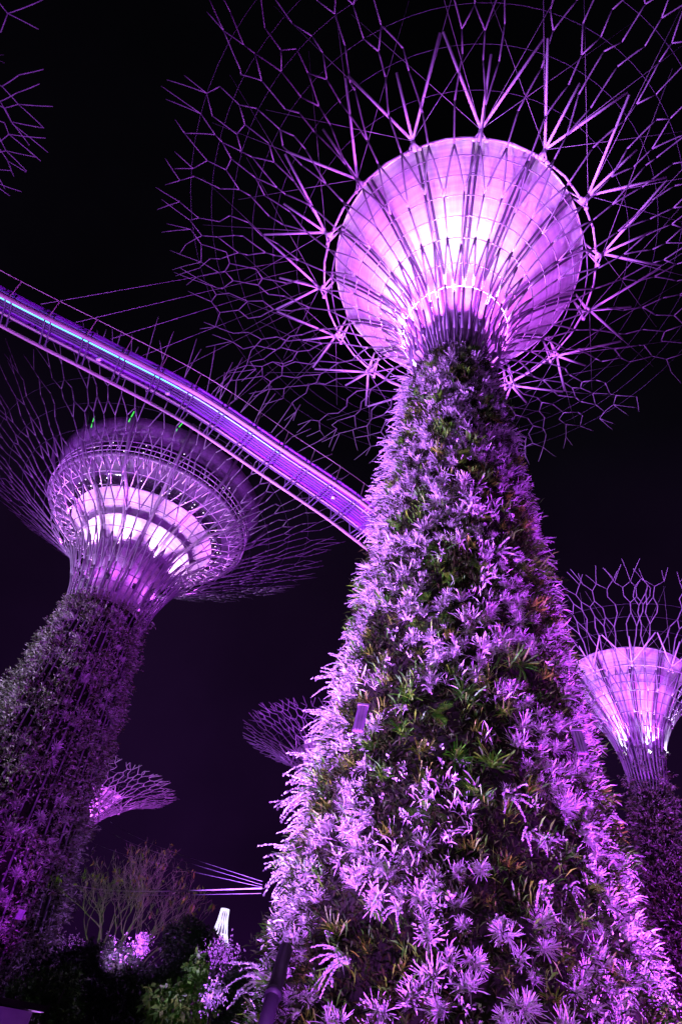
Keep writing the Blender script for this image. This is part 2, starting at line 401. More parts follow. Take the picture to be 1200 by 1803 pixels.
for k in range(70):
    a = R.uniform(0, 2 * math.pi); q = R.uniform(7.9, 8.7); b.box((q * math.cos(a), q * math.sin(a), 40.2 + (q - 7.9) * .4 - .12), (.08, .08, .06))
b.build('window_lights', M_glow, lft)['kind'] = 'stuff'
b = MB()
for k in range(72):
    a = 2 * math.pi * k / 72; b.tube([(9.3 * math.cos(a), 9.3 * math.sin(a), 41.0), (10.9 * math.cos(a), 10.9 * math.sin(a), 41.28)], .05, 4)
b.build('bracket_ring', M_white, lft)
b = MB()
for zz in (41.4, 42.0, 42.6): b.tube([(11.0 * math.cos(2 * math.pi * k / 72), 11.0 * math.sin(2 * math.pi * k / 72), zz) for k in range(73)], .05, 5, False)
for k in range(72):
    a = 2 * math.pi * k / 72; b.tube([(11.0 * math.cos(a), 11.0 * math.sin(a), 41.3), (11.0 * math.cos(a), 11.0 * math.sin(a), 42.6)], .03, 4)
b.build('railing', M_white, lft)
ring_part('glazing', [(9.2, 41.5), (9.6, 44.3)], M_glass, lft, 48)
ring_part('roof', [(9.6, 44.2), (10.9, 44.3), (11.7, 45.3), (9.5, 46.0), (3, 46.4)], M_roof, lft, 48)
b = MB()
for k in range(60):
    a = R.uniform(0, 2 * math.pi); zz = R.choice([41.9, 42.7, 43.6]); q = 9.75 + R.uniform(0, .8)
    b.box((q * math.cos(a), q * math.sin(a), zz + R.uniform(-.2, .2)), (.08, .08, .06))
b.build('downlights', M_glow, lft)['kind'] = 'stuff'
for k, ph in enumerate((-.95, -.55, -.12)):
    b = MB(); p = PL(11.4, 44.9, ph); q = PL(11.9, 45.9, ph + .03)
    b.tube([p, q], .06, 6); b.build('green_marker_light', M_green_l, lft)
for o_ in lft.children:
    if o_ not in pod0: o_.scale = (.90, .90, 1); o_.location.z = -1.3
for k in range(14):
    a = 2 * math.pi * k / 14
    b = MB(); b.tube([PL(r, z, a) for r, z in ((3.0, 30), (3.3, 33), (4.6, 36), (7.0, 38.4), (8.7, 38.9), (10.5, 41.0), (11.6, 44.0))], .17, 6)
    b.build('beam', M_steel, lft)
for k in range(8):
    a = 2 * math.pi * (k + .5) / 8; p = PL(3.9, 31.5, a)
    b = MB(); b.box((PL(3.2, 31.2, a)), (.4, .4, .4)); b.build('lamp_housing', M_steel_d, lft)
    lamp('POINT', Vector((LX, LY, .3)) + PL(3.0, 31.8, a), 130, MAG, size=.15)
    p = PL(4.3, 33.9, a) + Vector((LX, LY, 0)); lamp('SPOT', p, 2100, (.80, .42, .95), PL(5.6, 37.6, a) + Vector((LX, LY, 0)), .15, 110, .8)
    p = PL(6.8, 36.0, a) + Vector((LX, LY, 0)); lamp('SPOT', p, 1300, MAG, PL(9.5, 41, a) + Vector((LX, LY, 0)), .15, 130, .8)
lamp('SPOT', (-42, 40, 1), 70000, (.62, .58, .72), (LX, LY, 22), .3, 60)
lamp('SPOT', (-46, 48, 1), 90000, LAV, (LX, LY, 24), .3, 70)
lamp('SPOT', (-20, 20, 1), 34000, VIO, (LX + 3, LY, 43), .3, 36)
lamp('SPOT', (-38, 34, 1), 38000, VIO, (LX - 13, LY - 2, 46), .3, 34)  # this and the next spot are added to brighten the outer branches
lamp('SPOT', (2, 46, 1), 38000, VIO, (LX + 14, LY - 2, 46), .3, 34)
lamp('SPOT', (-11, 35, .3), 9000, PUR, (LX + 2.5, LY - 4, 8), .1, 24)
lamp('SPOT', (-15.5, 40.2, .3), 3000, PUR, (LX + 1, LY - 1, 14), .1, 60)
lamp('SPOT', (-9, 38, .3), 5000, VIO, (LX + 3, LY - 3, 15), .1, 26)
lamp('SPOT', (-4, 50, .5), 6500, LAV, (LX, LY, 14), .1, 80)

# ------------------------------------------------------------------ smaller supertrees
def small_tree(label, x, y, s, zn, N=22, seed=3, power=500, thick=1.0, steep=1.25, nlamp=5, rib_k=1.0, maxr=None):
    sh = [(r * s, zn + (z - 27.6) * s * steep) for r, z in SH]; me = [(r * s * q_, zn + (z - 27.6) * s * steep) for (r, z), q_ in zip(MEM, (1, 1.25, 1.28, 1.15, 1.04, 1))]
    sq = [(o, r * s) for o, r in SEQ ]
    tk = [(zn * f, r) for f, r in ((0, 2.8 * s / .55), (.25, 2.3 * s / .55), (.6, 1.6 * s / .55), (.95, 1.02 * s / .55), (1.0, .95 * s / .55), (1.05, .9 * s / .55))]
    rt, P_, z_ = make_tree(label, x, y, s, zn, sh, N, sq, tk, [r * s for r in RG if r < 15], .085 * s * rib_k, phi0=.12, mem=me, NB=11,
                           main_ring=(7.8 * s, zn + 7.9 * s * steep), star=(10.9 * s, 10.4 * s), seed=seed, core_r=1.0 * s, rib_off=-.6, thick=thick, ring_r=.035 * s * rib_k)
    for k in range(nlamp):
        p = P_(2.5 * s, zn + 3.0 * s * steep, 2 * math.pi * (k + .5) / nlamp)
        b_ = MB(); b_.box(p - Vector((0, 0, .35 * s)), (.28 * s, .28 * s, .3 * s)); b_.build('lamp_housing', M_steel_d, rt)
        lamp('SPOT', p + Vector((x, y, 0)), power * 2.2, MAG, P_(5.6 * s, zn + 8.6 * s * steep, 2 * math.pi * (k + .5) / nlamp) + Vector((x, y, 0)), .1, 100, .9)
    return rt, tk
def pol(az, d): return d * math.sin(rad(az)), d * math.cos(rad(az))
rx, ry = pol(30.3, 45)
rgt, TRKR = small_tree('smaller supertree rising behind the right edge of the big planted trunk, funnel glowing pink', rx, ry, .56, 18.3, N=34, seed=21, power=3000, rib_k=1.05, thick=1.15, steep=1.42)
for k_ in range(6):
    a_ = 2 * math.pi * k_ / 6 + .3; q_ = Vector((math.cos(a_), math.sin(a_), 0)); lamp('SPOT', Vector((rx, ry, 19.6)) + q_ * 1.45, 1900, (.74, .76, .9), Vector((rx, ry, 25.2)) + q_ * 3.6, .1, 48, 1)  # added whitish spots for a near-white funnel centre
lamp('SPOT', (rx - 9, ry - 10, .6), 26000, PUR, (rx, ry, 13), .2, 85)
lamp('SPOT', (rx + 8, ry - 9, .6), 16000, PUR, (rx, ry, 12), .2, 80)
mx_, my_ = pol(3.2, 55)
mid, TRKM = small_tree('distant supertree half hidden behind the big trunk, only its left branches showing', mx_, my_, .46, 18.3, seed=33, power=300, rib_k=1.6, steep=1.0, N=28)
lx_, ly_ = pol(-16.6, 77)
sml, TRKS = small_tree('distant supertree peeping out behind the left supertree trunk with bright funnel', lx_, ly_, .50, 16.8, seed=35, power=6000, rib_k=2.0, steep=1.0, N=28)
tx_, ty_ = -33.3, 8.0
tlt, TRKT = small_tree('overhead supertree at the top left corner, only the tips of its branches in view', tx_, ty_, .72, 28.8, seed=37, power=120, N=26, rib_k=1.0)
lamp('SPOT', (-22, 2, .6), 15000, PUR, (-24, 11, 40), .3, 60)  # added spot to lift the dim corner canopy tips
lamp('SPOT', (-5, 43, .6), 22000, VIO, (mx_, my_, 23), .3, 50)
lamp('SPOT', (lx_ + 9, ly_ - 12, .6), 42000, MAG, (lx_ + 2, ly_, 20), .3, 50)

# ------------------------------------------------------------------ skyway
ZB = 21.0
top_l = [(-27, 6.7), (-20.5, 9.5), (-13.7, 12.6), (-10, 14.1), (-6.42, 15.65), (-2.84, 17.85), (1.64, 20.75), (5.2, 24.2), (8.4, 30.5), (11, 38)]
def cr(P, n=10):
    Q = [P[0]] + P + [P[-1]]; o = []
    for i in range(1, len(Q) - 2):
        for k in range(n):
            t = k / n; o.append(tuple(.5 * (2 * Q[i][j] + (Q[i + 1][j] - Q[i - 1][j]) * t + (2 * Q[i - 1][j] - 5 * Q[i][j] + 4 * Q[i + 1][j] - Q[i + 2][j]) * t * t + (3 * Q[i][j] - Q[i - 1][j] - 3 * Q[i + 1][j] + Q[i + 2][j]) * t ** 3) for j in (0, 1)))
    return o + [P[-1]]
near = [Vector((a, b, ZB)) for a, b in cr(top_l)]                     # the beam on the viewer's side
nrm = []
for i in range(len(near)):
    t = (near[min(i + 1, len(near) - 1)] - near[max(i - 1, 0)]).normalized(); nrm.append(Vector((-t.y, t.x, 0)))
def wf(p): return min(1.2, max(.78, .78 + .42 * (p.x + 13.6) / 15.2))       # the deck widens towards the big trunk
def off(d, z): return [p + n_ * d * (wf(p) if d > 0 else 1) + Vector((0, 0, z)) for p, n_ in zip(near, nrm)]
WD = 1.72
br = empty('skyway_bridge', (0, 0, ZB)); tag(br, 'aerial walkway from left edge to the big trunk, purple underside with cyan light strip', 'footbridge')
def bpart(mb, name, m_, **k):
    o = mb.build(name, m_, br, **k); o.location = (0, 0, -ZB); return o
b = MB(); b.tube(off(0, .05), .09, 10); bpart(b, 'edge_tube', M_tube)
b = MB(); b.tube(off(WD, .0), .07, 10); bpart(b, 'edge_tube', M_tube)
b = MB()
A, B_, C_, D_ = off(.12, .55), off(WD - .1, .55), off(WD - .1, .62), off(.12, .62)
for i in range(len(A) - 1):
    b.quad(A[i], B_[i], B_[i + 1], A[i + 1]); b.quad(C_[i], D_[i], D_[i + 1], C_[i + 1]); b.quad(B_[i], C_[i], C_[i + 1], B_[i + 1]); b.quad(D_[i], A[i], A[i + 1], D_[i + 1])
bpart(b, 'deck', M_deck, smooth=False)
for d_, z_, w_ in ((.62, .40, .05), (.78, .42, .035), (.92, .42, .035), (1.04, .42, .035), (1.28, .3, .05), (1.45, .4, .06), (.28, .40, .06)):
    b = MB(); b.tube(off(d_, z_), w_, 5); bpart(b, 'stringer', M_tube if d_ == 1.28 else M_steel_d)
M_led2 = mat('led_strip_pale', (.4, .6, .7), .4, emit=(.22, .60, .95), estr=1.5); M_led3 = mat('led_strip_lilac', (.5, .5, .7), .4, emit=(.50, .34, .98), estr=1.2)
lo = off(.46, .30); kk = [0, 38, 50, len(lo) - 1]
for (a_, b_), mm_ in zip(zip(kk, kk[1:]), (M_cyan, M_led2, M_led3)):
    b = MB(); b.tube(lo[a_:b_ + 1], .022, 6); bpart(b, 'led_strip', mm_)
L_ = 0; nxt = .4; posts = []
for i in range(1, len(near)):
    sg = (near[i] - near[i - 1]).length
    while nxt < L_ + sg:
        f = (nxt - L_) / sg; p = near[i - 1].lerp(near[i], f); n_ = nrm[i - 1]; t = Vector((n_.y, -n_.x, 0))
        posts.append((p, n_, t)); nxt += 1.45
    L_ += sg
for k, (p, n_, t) in enumerate(posts):
    b = MB()
    for s_ in (-.11, .11):
        q = p + t * s_
        wk = wf(p); b.tube([q + Vector((0, 0, .08)), q + n_ * .5 * wk + Vector((0, 0, .12)), q + n_ * (WD * wk) + Vector((0, 0, .0))], .03, 5)
        b.tube([q + n_ * .12 + Vector((0, 0, .05)), q + n_ * .1 + Vector((0, 0, .55))], .03, 5)
    bpart(b, 'cross_beam', M_steel_d)
    for side in (0, 1):
        b = MB(); d0_, d1_ = (-.0, -.22) if side == 0 else (WD * wf(p), WD * wf(p) + .2)
        b.box(p + n_ * (d0_ + d1_) / 2 + Vector((0, 0, .52)), (.02, .06, .95), (t, (n_ * 1.0), (Vector((0, 0, 1)) + n_ * ((d1_ - d0_) / .95)).normalized()))
        bpart(b, 'rail_post', M_tube if side == 0 else M_steel_d, smooth=False)
for d_ in (-.23, WD + .15):
    b = MB(); b.tube(off(d_, 1.0), .016, 6); bpart(b, 'handrail', M_tube if d_ < 0 else M_steel_d)
for k in (3, 12, 14, 20):
    if k < len(posts):
        p, n_, t = posts[k]; b = MB(); b.box(p + n_ * .9 + t * .6 + Vector((0, 0, .24)), (.16, .1, .14)); bpart(b, 'junction_box', M_white)
for (px, py, pz), ang, rr_, zt in [((0, 0, 0), rad(-62), 13.5, 0)] * 0: pass
hang = []
for k, ph in zip((9, 10, 11, 12, 13, 14, 15, 16), (-82, -86, -90, -95, -100, -106, -112, -120)):
    p, n_, t = posts[k + 1]; q = PB(9.2, 38.1, rad(ph)) + Vector((CX, CY, 0))
    b = MB(); a_ = p + n_ * WD * .5 + Vector((0, 0, .6)); b.tube([a_, q], .014, 4); bpart(b, 'suspension_cable', M_steel)
# bridge ground: underside floodlights of the walkway
for k in (4, 9, 14, 18):
    if k < len(posts):
        p, n_, t = posts[k]; lamp('SPOT', p + Vector((2.0, -1.5, -19.5)), 1500, PUR, p + n_ * .8, .2, 30)

# ------------------------------------------------------------------ low guy cables between the trees
def from_px(px, py, D):
    a = px - 600; b_ = 901.5 - py; u = a * math.cos(ROLL) - b_ * math.sin(ROLL); v = a * math.sin(ROLL) + b_ * math.cos(ROLL)
    d = fw * 1080 + r0 * u + up0 * v; return Vector((0, 0, 1.6)) + d * (D / math.hypot(d.x, d.y))
for (a_, b_, r_) in (((462, 1552, 17), (195, 1447, 60), .008), ((462, 1558, 17), (170, 1452, 60), .008), ((462, 1562, 17), (140, 1472, 60), .008),
                     ((462, 1564, 17), (120, 1556, 60), .019), ((460, 1573, 17), (120, 1561, 60), .010)):
    b = MB(); p, q = from_px(*a_), from_px(*b_); pts = []
    for k in range(9):
        f = k / 8; w_ = p.lerp(q, f); w_.z -= .25 * math.sin(math.pi * f); pts.append(w_)
    b.tube(pts, r_, 5)
    thick_ = r_ > .015
    tag(b.build('cable', M_steel if thick_ else M_steel_d), 'thick bright cable running level above the bare tree' if thick_ else ('thin cable just below the thick level one' if r_ > .009 else 'thin cable sloping down toward the big trunk'),
        'cable', 'guy cables between the supertrees')

# ------------------------------------------------------------------ plants
def leaf_strip(V, F, o, d, up, L, w, bend, seg=4, fold=.25, rnd=True):
    "a strap leaf: o base, d direction, up = leaf normal side; bends away from up"
    side = d.cross(up).normalized(); n0 = len(V); p = o.copy(); dd = d.copy()
    for k in range(seg + 1):
        f = k / seg; ww = w * (.55 + .9 * f if f < .5 else 1.0) * (1 - (.12 if k == seg else 0)); nn = side.cross(dd).normalized()
        V += [tuple(p - side * ww * .5 + nn * fold * ww * .5), tuple(p), tuple(p + side * ww * .5 + nn * fold * ww * .5)]
        p = p + dd * (L / seg); dd = (dd - nn * bend / seg).normalized()
    V.append(tuple(p - dd * (L / seg) * .72))
    for k in range(seg):
        a = n0 + k * 3; F += [(a, a + 1, a + 4, a + 3), (a + 1, a + 2, a + 5, a + 4)]
    a = n0 + seg * 3; F += [(a, a + 1, len(V) - 1), (a + 1, a + 2, len(V) - 1)]
def rnd_dir(rr, th0, th1):
    th = rr.uniform(th0, th1); ph = rr.uniform(0, 2 * math.pi); return Vector((math.sin(th) * math.cos(ph), math.sin(th) * math.sin(ph), math.cos(th)))
def rosette_mesh(seed, n, L, w, m_, th=(.1, 1.35), bend=.7, spike=False):
    rr = random.Random(seed); b = MB()
    ctr = [(Vector((0, 0, 0)), Vector((0, 0, 1)))] + [(Vector((rr.uniform(-.28, .28), rr.uniform(-.28, .28), 0)) * (L / .6), Vector((rr.gauss(0, .45), rr.gauss(0, .45), 1)).normalized()) for _ in range(rr.randrange(2, 4))]
    for k in range(n):
        co, ca = ctr[0] if rr.random() < .45 else rr.choice(ctr[1:])
        d = rnd_dir(rr, *th); d = (ca.to_track_quat('Z', 'Y') @ d); o = co + d * .03; nu = ca.copy(); nu = (nu - d * nu.dot(d));
        nu = nu.normalized() if nu.length > .05 else Vector((1, 0, 0))
        leaf_strip(b.v, b.f, o, d, nu, L * rr.uniform(.35, 1.1), w * rr.uniform(.75, 1.2), bend * rr.uniform(.4, 1.4))
    if spike:
        for q in range(2):
            d = rnd_dir(rr, .0, .4); b.tube([Vector((0, 0, 0)), d * L * .9], w * .9, 6, r2=w * .5)
    me = bpy.data.meshes.new('leaves'); me.from_pydata(b.v, [], b.f); me.materials.append(m_); return me
def fern_mesh(seed, m_):
    rr = random.Random(seed); b = MB()
    for k in range(11):
        d = rnd_dir(rr, .35, 1.2); L = rr.uniform(.5, .8); p = Vector((0, 0, 0)); dd = d.copy(); side = d.cross(Vector((0, 0, 1))).normalized()
        for j in range(12):
            f = j / 12; ll = .16 * math.sin(math.pi * (f * .85 + .12)); nn = side.cross(dd)
            for sg in (-1, 1):
                leaf_strip(b.v, b.f, p, (side * sg + dd * .5).normalized(), nn, ll, .03, .3, 1)
            p = p + dd * (L / 12); dd = (dd - Vector((0, 0, 1)) * .10).normalized()
    me = bpy.data.meshes.new('fronds'); me.from_pydata(b.v, [], b.f); me.materials.append(m_); return me
def trail_mesh(seed, ns, L, m_, spread=.5, down=.9):
    "strands beaded with small round leaves, arching outwards (+z is away from the wall, -x is world down)"
    rr = random.Random(seed); b = MB()
    for k in range(ns):
        d = Vector((rr.uniform(-.75, .25), rr.uniform(-spread, spread), 1)).normalized(); p = Vector((rr.uniform(-.06, .06), rr.uniform(-.06, .06), 0)); ln = L * rr.uniform(.5, 1.15)
        n = int(ln / .040); dr = down * rr.uniform(.7, 1.7); cv = Vector((0, rr.uniform(-.5, .5), 0)); stem = [Vector((0, 0, -.03)), p.copy()]
        for j in range(n):
            f = j / n; s_ = .050 * (1 - .35 * f)
            for q in range(3):
                e = (Vector((rr.gauss(0, 1), rr.gauss(0, 1), rr.gauss(0, 1)))).normalized(); g_ = e.cross(d).normalized(); c = p + e * .018
                n0 = len(b.v); b.v += [tuple(c - g_ * s_ * .5), tuple(c + e * s_ * .6 - d * s_ * .35), tuple(c + g_ * s_ * .5), tuple(c - e * s_ * .2 + d * s_ * .7)]; b.f.append((n0, n0 + 1, n0 + 2, n0 + 3))
            if j % 4 == 3: stem.append(p.copy())
            p = p + d * .040; d = (d + (Vector((-1, 0, -.35)) * dr + cv) * (.040 / L)).normalized()
        b.tube(stem, .004, 3)
    me = bpy.data.meshes.new('strands'); me.from_pydata(b.v, [], b.f); me.materials.append(m_); return me
PROTO = {
    'pale': [rosette_mesh(s_, 120, .56, .026, M_pale, (.05, 1.15), .75) for s_ in range(6)] + [rosette_mesh(20 + s_, 150, .48, .017, M_pale, (.05, 1.3), .6) for s_ in range(5)] + [rosette_mesh(26 + s_, 60, .50, .036, M_pale, (.05, .95), .8) for s_ in range(2)],
    'green': [rosette_mesh(40 + s_, 46, .6, .045, M_green, (.1, 1.3), .8) for s_ in range(3)] + [fern_mesh(50 + s_, M_green) for s_ in range(2)],
    'olive': [rosette_mesh(60 + s_, 42, .52, .04, M_olive, (.1, 1.2), .5) for s_ in range(3)],
    'trail': [trail_mesh(70 + s_, 11, 1.12, M_bead) for s_ in range(5)],
}
def trunk_r(tab, z): return lerp_tab(tab, z)
def frame_on(x, y, tab, az_tree, phi, z):
    az = math.atan2(x, y); h = Vector((math.sin(az), math.cos(az), 0)); t = Vector((math.cos(az), -math.sin(az), 0))
    n = (-h * math.cos(phi) + t * math.sin(phi)); r = trunk_r(tab, z)
    sl = (trunk_r(tab, z + .5) - trunk_r(tab, z - .5)); nn = (n - Vector((0, 0, 1)) * sl).normalized()
    return Vector((x, y, z)) + n * r, nn, n
def zone(phi, z):
    hh = 'low on the big trunk' if z < 5 else ('on the lower half of the big trunk' if z < 10 else ('at mid height of the big trunk' if z < 16 else ('on the upper half of the big trunk' if z < 23 else 'near the top of the big trunk')))
    ss = 'left edge' if phi < rad(-52) else ('left of centre' if phi < rad(-15) else ('centre' if phi < rad(18) else ('right of centre' if phi < rad(52) else 'right edge')))
    return hh + ', ' + ss
KN = {'pale': ('rosette_plant', 'silvery strap-leaved rosette', 'rosette plant'), 'green': ('leafy_plant', 'green arching-leaved plant', 'leafy plant'),
      'olive': ('spiky_plant', 'olive and brown narrow-leaved clump', 'leafy plant'), 'trail': ('trailing_plant', 'trailing beaded plant', 'trailing plant')}
def patch(phi, z):
    "slow variation over the wall deciding which kind grows where"
    return math.sin(phi * 2.3 + z * .55 + 1) + .8 * math.sin(z * .31 - phi * 1.7 + 2) + .5 * math.sin(phi * 5 - z * 1.1)
pts_ = []
def void(phi, z):
    v = math.sin(phi * 5.1 + z * 1.1) + math.sin(z * 1.6 - phi * 3.2 + .7) + .5 * math.sin(phi * 11 - z * .8)
    return v > .95 or (rad(4) < phi < rad(34) and z < 10 and v > .45)
def try_spots(n, dmin, lim, zmax=26.6):
    out = []; tries = 0
    while len(out) < n and tries < 60000:
        tries += 1
        z = zmax * (R.random() ** 1.12) + .6
        if z > zmax: continue
        r = trunk_r(TRK, z); phi = R.uniform(-lim, lim); k = dmin * (.85 if z > 20 else 1)
        p = (phi * r, z)
        if any((p[0] - q[0]) ** 2 + (p[1] - q[1]) ** 2 < k * k for q in pts_): continue
        pts_.append(p); out.append((phi, z))
    return out
spots = try_spots(400, .66, rad(86))
cnt = {}
for i, (phi, z) in enumerate(spots):
    v = patch(phi, z) + R.gauss(0, .5)
    if rad(-42) < phi < rad(-2) and 7 < z < 14.5: v -= 1.3
    if rad(-75) < phi < rad(-25) and z < 3.2: v -= 1.0
    if void(phi, z): v -= 2.2
    kind = 'pale' if v > -.38 else ('green' if R.random() < .5 else 'olive')
    if kind == 'pale' and cnt.get('pale', 0) >= 290: kind = 'olive'
    if kind != 'pale' and void(phi, z) and R.random() < .1: continue
    cnt[kind] = cnt.get(kind, 0) + 1
    p, nn, n = frame_on(CX, CY, TRK, 0, phi, z)
    o = bpy.data.objects.new(KN[kind][0], R.choice(PROTO[kind])); SC.collection.objects.link(o)
    ax = (nn + Vector((0, 0, R.uniform(.2, 1.4))) + Vector((R.gauss(0, .25), R.gauss(0, .25), R.gauss(0, .15)))).normalized()
    o.location = p + nn * R.uniform(-.12, .12)
    o.rotation_euler = (ax.to_track_quat('Z', 'Y') @ Matrix.Rotation(R.uniform(0, 6.28), 3, 'Z').to_quaternion()).to_euler()
    s_ = R.uniform(.45, .92) * (.80 if z < 6 else 1) * (.86 if z > 20 else 1.0); o.scale = (s_, s_, s_)
    zn_ = zone(phi, z); tag(o, KN[kind][1] + ' ' + zn_, KN[kind][2], KN[kind][1] + 's ' + zn_)
# the smaller, farther rosettes beyond the ones above, as one mass
ev, ef = [], []
extra = try_spots(700, .36, rad(88))
for phi, z in extra:
    if void(phi, z) or patch(phi, z) < -1.0: continue
    me = R.choice(PROTO['pale'][:11]); p, nn, n = frame_on(CX, CY, TRK, 0, phi, z)
    ax = (nn + Vector((R.gauss(0, .35), R.gauss(0, .35), R.uniform(-.3, .8)))).normalized()
    mm = Matrix.Translation(p) @ (ax.to_track_quat('Z', 'Y') @ Matrix.Rotation(R.uniform(0, 6.28), 3, 'Z').to_quaternion()).to_matrix().to_4x4() @ Matrix.Scale(R.uniform(.38, .75), 4)
    b0 = len(ev); ev += [tuple(mm @ v.co) for v in me.vertices]; ef += [tuple(i_ + b0 for i_ in f_.vertices) for f_ in me.polygons]
me = bpy.data.meshes.new('small_rosettes'); me.from_pydata(ev, [], ef); me.materials.append(M_pale)
o = bpy.data.objects.new('small_rosette_growth', me); SC.collection.objects.link(o); tag(o, 'mass of small pale rosettes between the larger plants on the big trunk', 'foliage', None, 'stuff')
tr_spots = []
for k in range(170):
    side = R.random()
    z = R.uniform(1.5, 26)
    if side < .30: phi = rad(R.gauss(-78, 9))
    elif side < .58: phi = rad(R.gauss(76, 10))
    else: phi = rad(R.uniform(-60, 60))
    tr_spots.append((phi, z))
for phi, z in tr_spots:
    p, nn, n = frame_on(CX, CY, TRK, 0, phi, z)
    o = bpy.data.objects.new('trailing_plant', R.choice(PROTO['trail'])); SC.collection.objects.link(o)
    Z_ = (nn + Vector((0, 0, .25)) + Vector((R.gauss(0, .2), R.gauss(0, .2), 0))).normalized(); X_ = (Vector((0, 0, 1)) - Z_ * Z_.z).normalized(); Y_ = Z_.cross(X_)
    mm = Matrix((X_, Y_, Z_)).transposed().to_4x4(); mm.translation = p - nn * .1
    o.matrix_world = mm; s_ = R.uniform(.6, 1.2) * (1 if phi < -1 else .66); o.scale = (s_,) * 3
    zn_ = zone(phi, z); tag(o, KN['trail'][1] + ' ' + zn_, 'trailing plant', KN['trail'][1] + 's ' + zn_)

def leaf_cloud(name, P_, Nn, L, w, m_, blades=7, spread=.9, label=None, cat=None, parent=None, kind='stuff', seed=1):
    "many small blades: P_ (n,3) points, Nn (n,3) axes"
    rg = np.random.default_rng(seed); n = len(P_); P_ = np.repeat(P_, blades, 0); A = np.repeat(Nn, blades, 0)
    d = A + rg.normal(0, spread, (n * blades, 3)) * .8; d /= np.linalg.norm(d, axis=1, keepdims=True)
    s = np.cross(d, rg.normal(0, 1, (n * blades, 3))); s /= np.linalg.norm(s, axis=1, keepdims=True)
    l = (L * rg.uniform(.5, 1.2, (n * blades, 1))); ww = w * rg.uniform(.6, 1.3, (n * blades, 1)); o = P_ + rg.normal(0, L * .25, P_.shape)
    dr = np.array([0, 0, -1.]) * l * .18
    v = np.stack([o, o + d * l * .55 - s * ww * .5, o + d * l + dr, o + d * l * .55 + s * ww * .5], 1).reshape(-1, 3)
    me = bpy.data.meshes.new(name); k = n * blades
    me.vertices.add(4 * k); me.vertices.foreach_set('co', v.ravel()); me.loops.add(4 * k); me.loops.foreach_set('vertex_index', np.arange(4 * k))
    me.polygons.add(k); me.polygons.foreach_set('loop_start', np.arange(0, 4 * k, 4)); me.update(calc_edges=True); me.materials.append(m_)
    ob = bpy.data.objects.new(name, me); SC.collection.objects.link(ob)
    if parent: ob.parent = parent
    if label: tag(ob, label, cat, None, kind)
    elif kind: ob['kind'] = kind
    return ob
def wall_points(x, y, tab, n, z0, z1, lim, seed, jit=.15, gap=None):
    rg = np.random.default_rng(seed); az = math.atan2(x, y); h = np.array([math.sin(az), math.cos(az), 0]); t = np.array([math.cos(az), -math.sin(az), 0])
    z = rg.uniform(z0, z1, n); ph = rg.uniform(-lim, lim, n); r = np.interp(z, [a for a, b in tab], [b for a, b in tab])
    keep = rg.uniform(0, r.max(), n) < r; z, ph, r = z[keep], ph[keep], r[keep]
    nn = -h[None] * np.cos(ph)[:, None] + t[None] * np.sin(ph)[:, None]
    if gap is not None:
        f = gap(ph, z); keep = rg.uniform(0, 1, len(z)) < f; nn, z, r, ph = nn[keep], z[keep], r[keep], ph[keep]
    rr_ = r + rg.normal(0, jit, len(z)) + (.28 * np.sin(ph * 7 + z * 2.1) * np.sin(z * 1.7 - ph * 3)) * (jit / .15) * .5
    P_ = np.array([x, y, 0])[None] + nn * rr_[:, None]; P_[:, 2] += z
    A = nn + np.array([0, 0, .5]); return P_, A
nvoid = np.vectorize(lambda p, z: 0.04 if void(p, z) else 1.0)
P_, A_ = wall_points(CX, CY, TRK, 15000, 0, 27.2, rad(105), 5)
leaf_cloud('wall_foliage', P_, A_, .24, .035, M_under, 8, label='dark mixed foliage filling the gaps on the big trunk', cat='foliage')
P_, A_ = wall_points(CX, CY, [(a, b_ + .06) for a, b_ in TRK], 5200, 0, 27.4, rad(100), 6, gap=lambda p, z: nvoid(p, z) * np.clip(.35 + .6 * np.sin(p * 4 + z * .9) * np.sin(z * .6 - p * 2), 0, 1))
leaf_cloud('small_leaved_shrubbery', P_, A_, .13, .045, M_bead, 9, label='fine pale small-leaved growth scattered over the big trunk', cat='foliage', seed=4)
P_, A_ = wall_points(CX, CY, [(a, b_ + .02) for a, b_ in TRK], 3000, 0, 27, rad(100), 31, gap=lambda p, z: nvoid(p, z) * np.clip(.28 + .8 * np.sin(p * 3.1 + z * .7 + 1) * np.sin(z * .9 - p * 2.6), 0, 1))
leaf_cloud('strap_leaved_growth', P_, A_ + np.array([0, 0, .2]), .36, .034, M_pale, 12, spread=.75, label='pale strap leaves crowding between the rosettes of the big trunk', cat='foliage', seed=14)
P_, A_ = wall_points(CX, CY, TRK, 5200, 0, 26.5, rad(95), 41, gap=np.vectorize(lambda p, z: 0.34 if void(p, z) else .05))
leaf_cloud('green_strap_growth', P_, A_ + np.array([0, 0, .4]), .40, .034, M_green, 9, spread=.6, label='dark green strap leaves filling the gaps between pale plants on the big trunk', cat='foliage', seed=44)
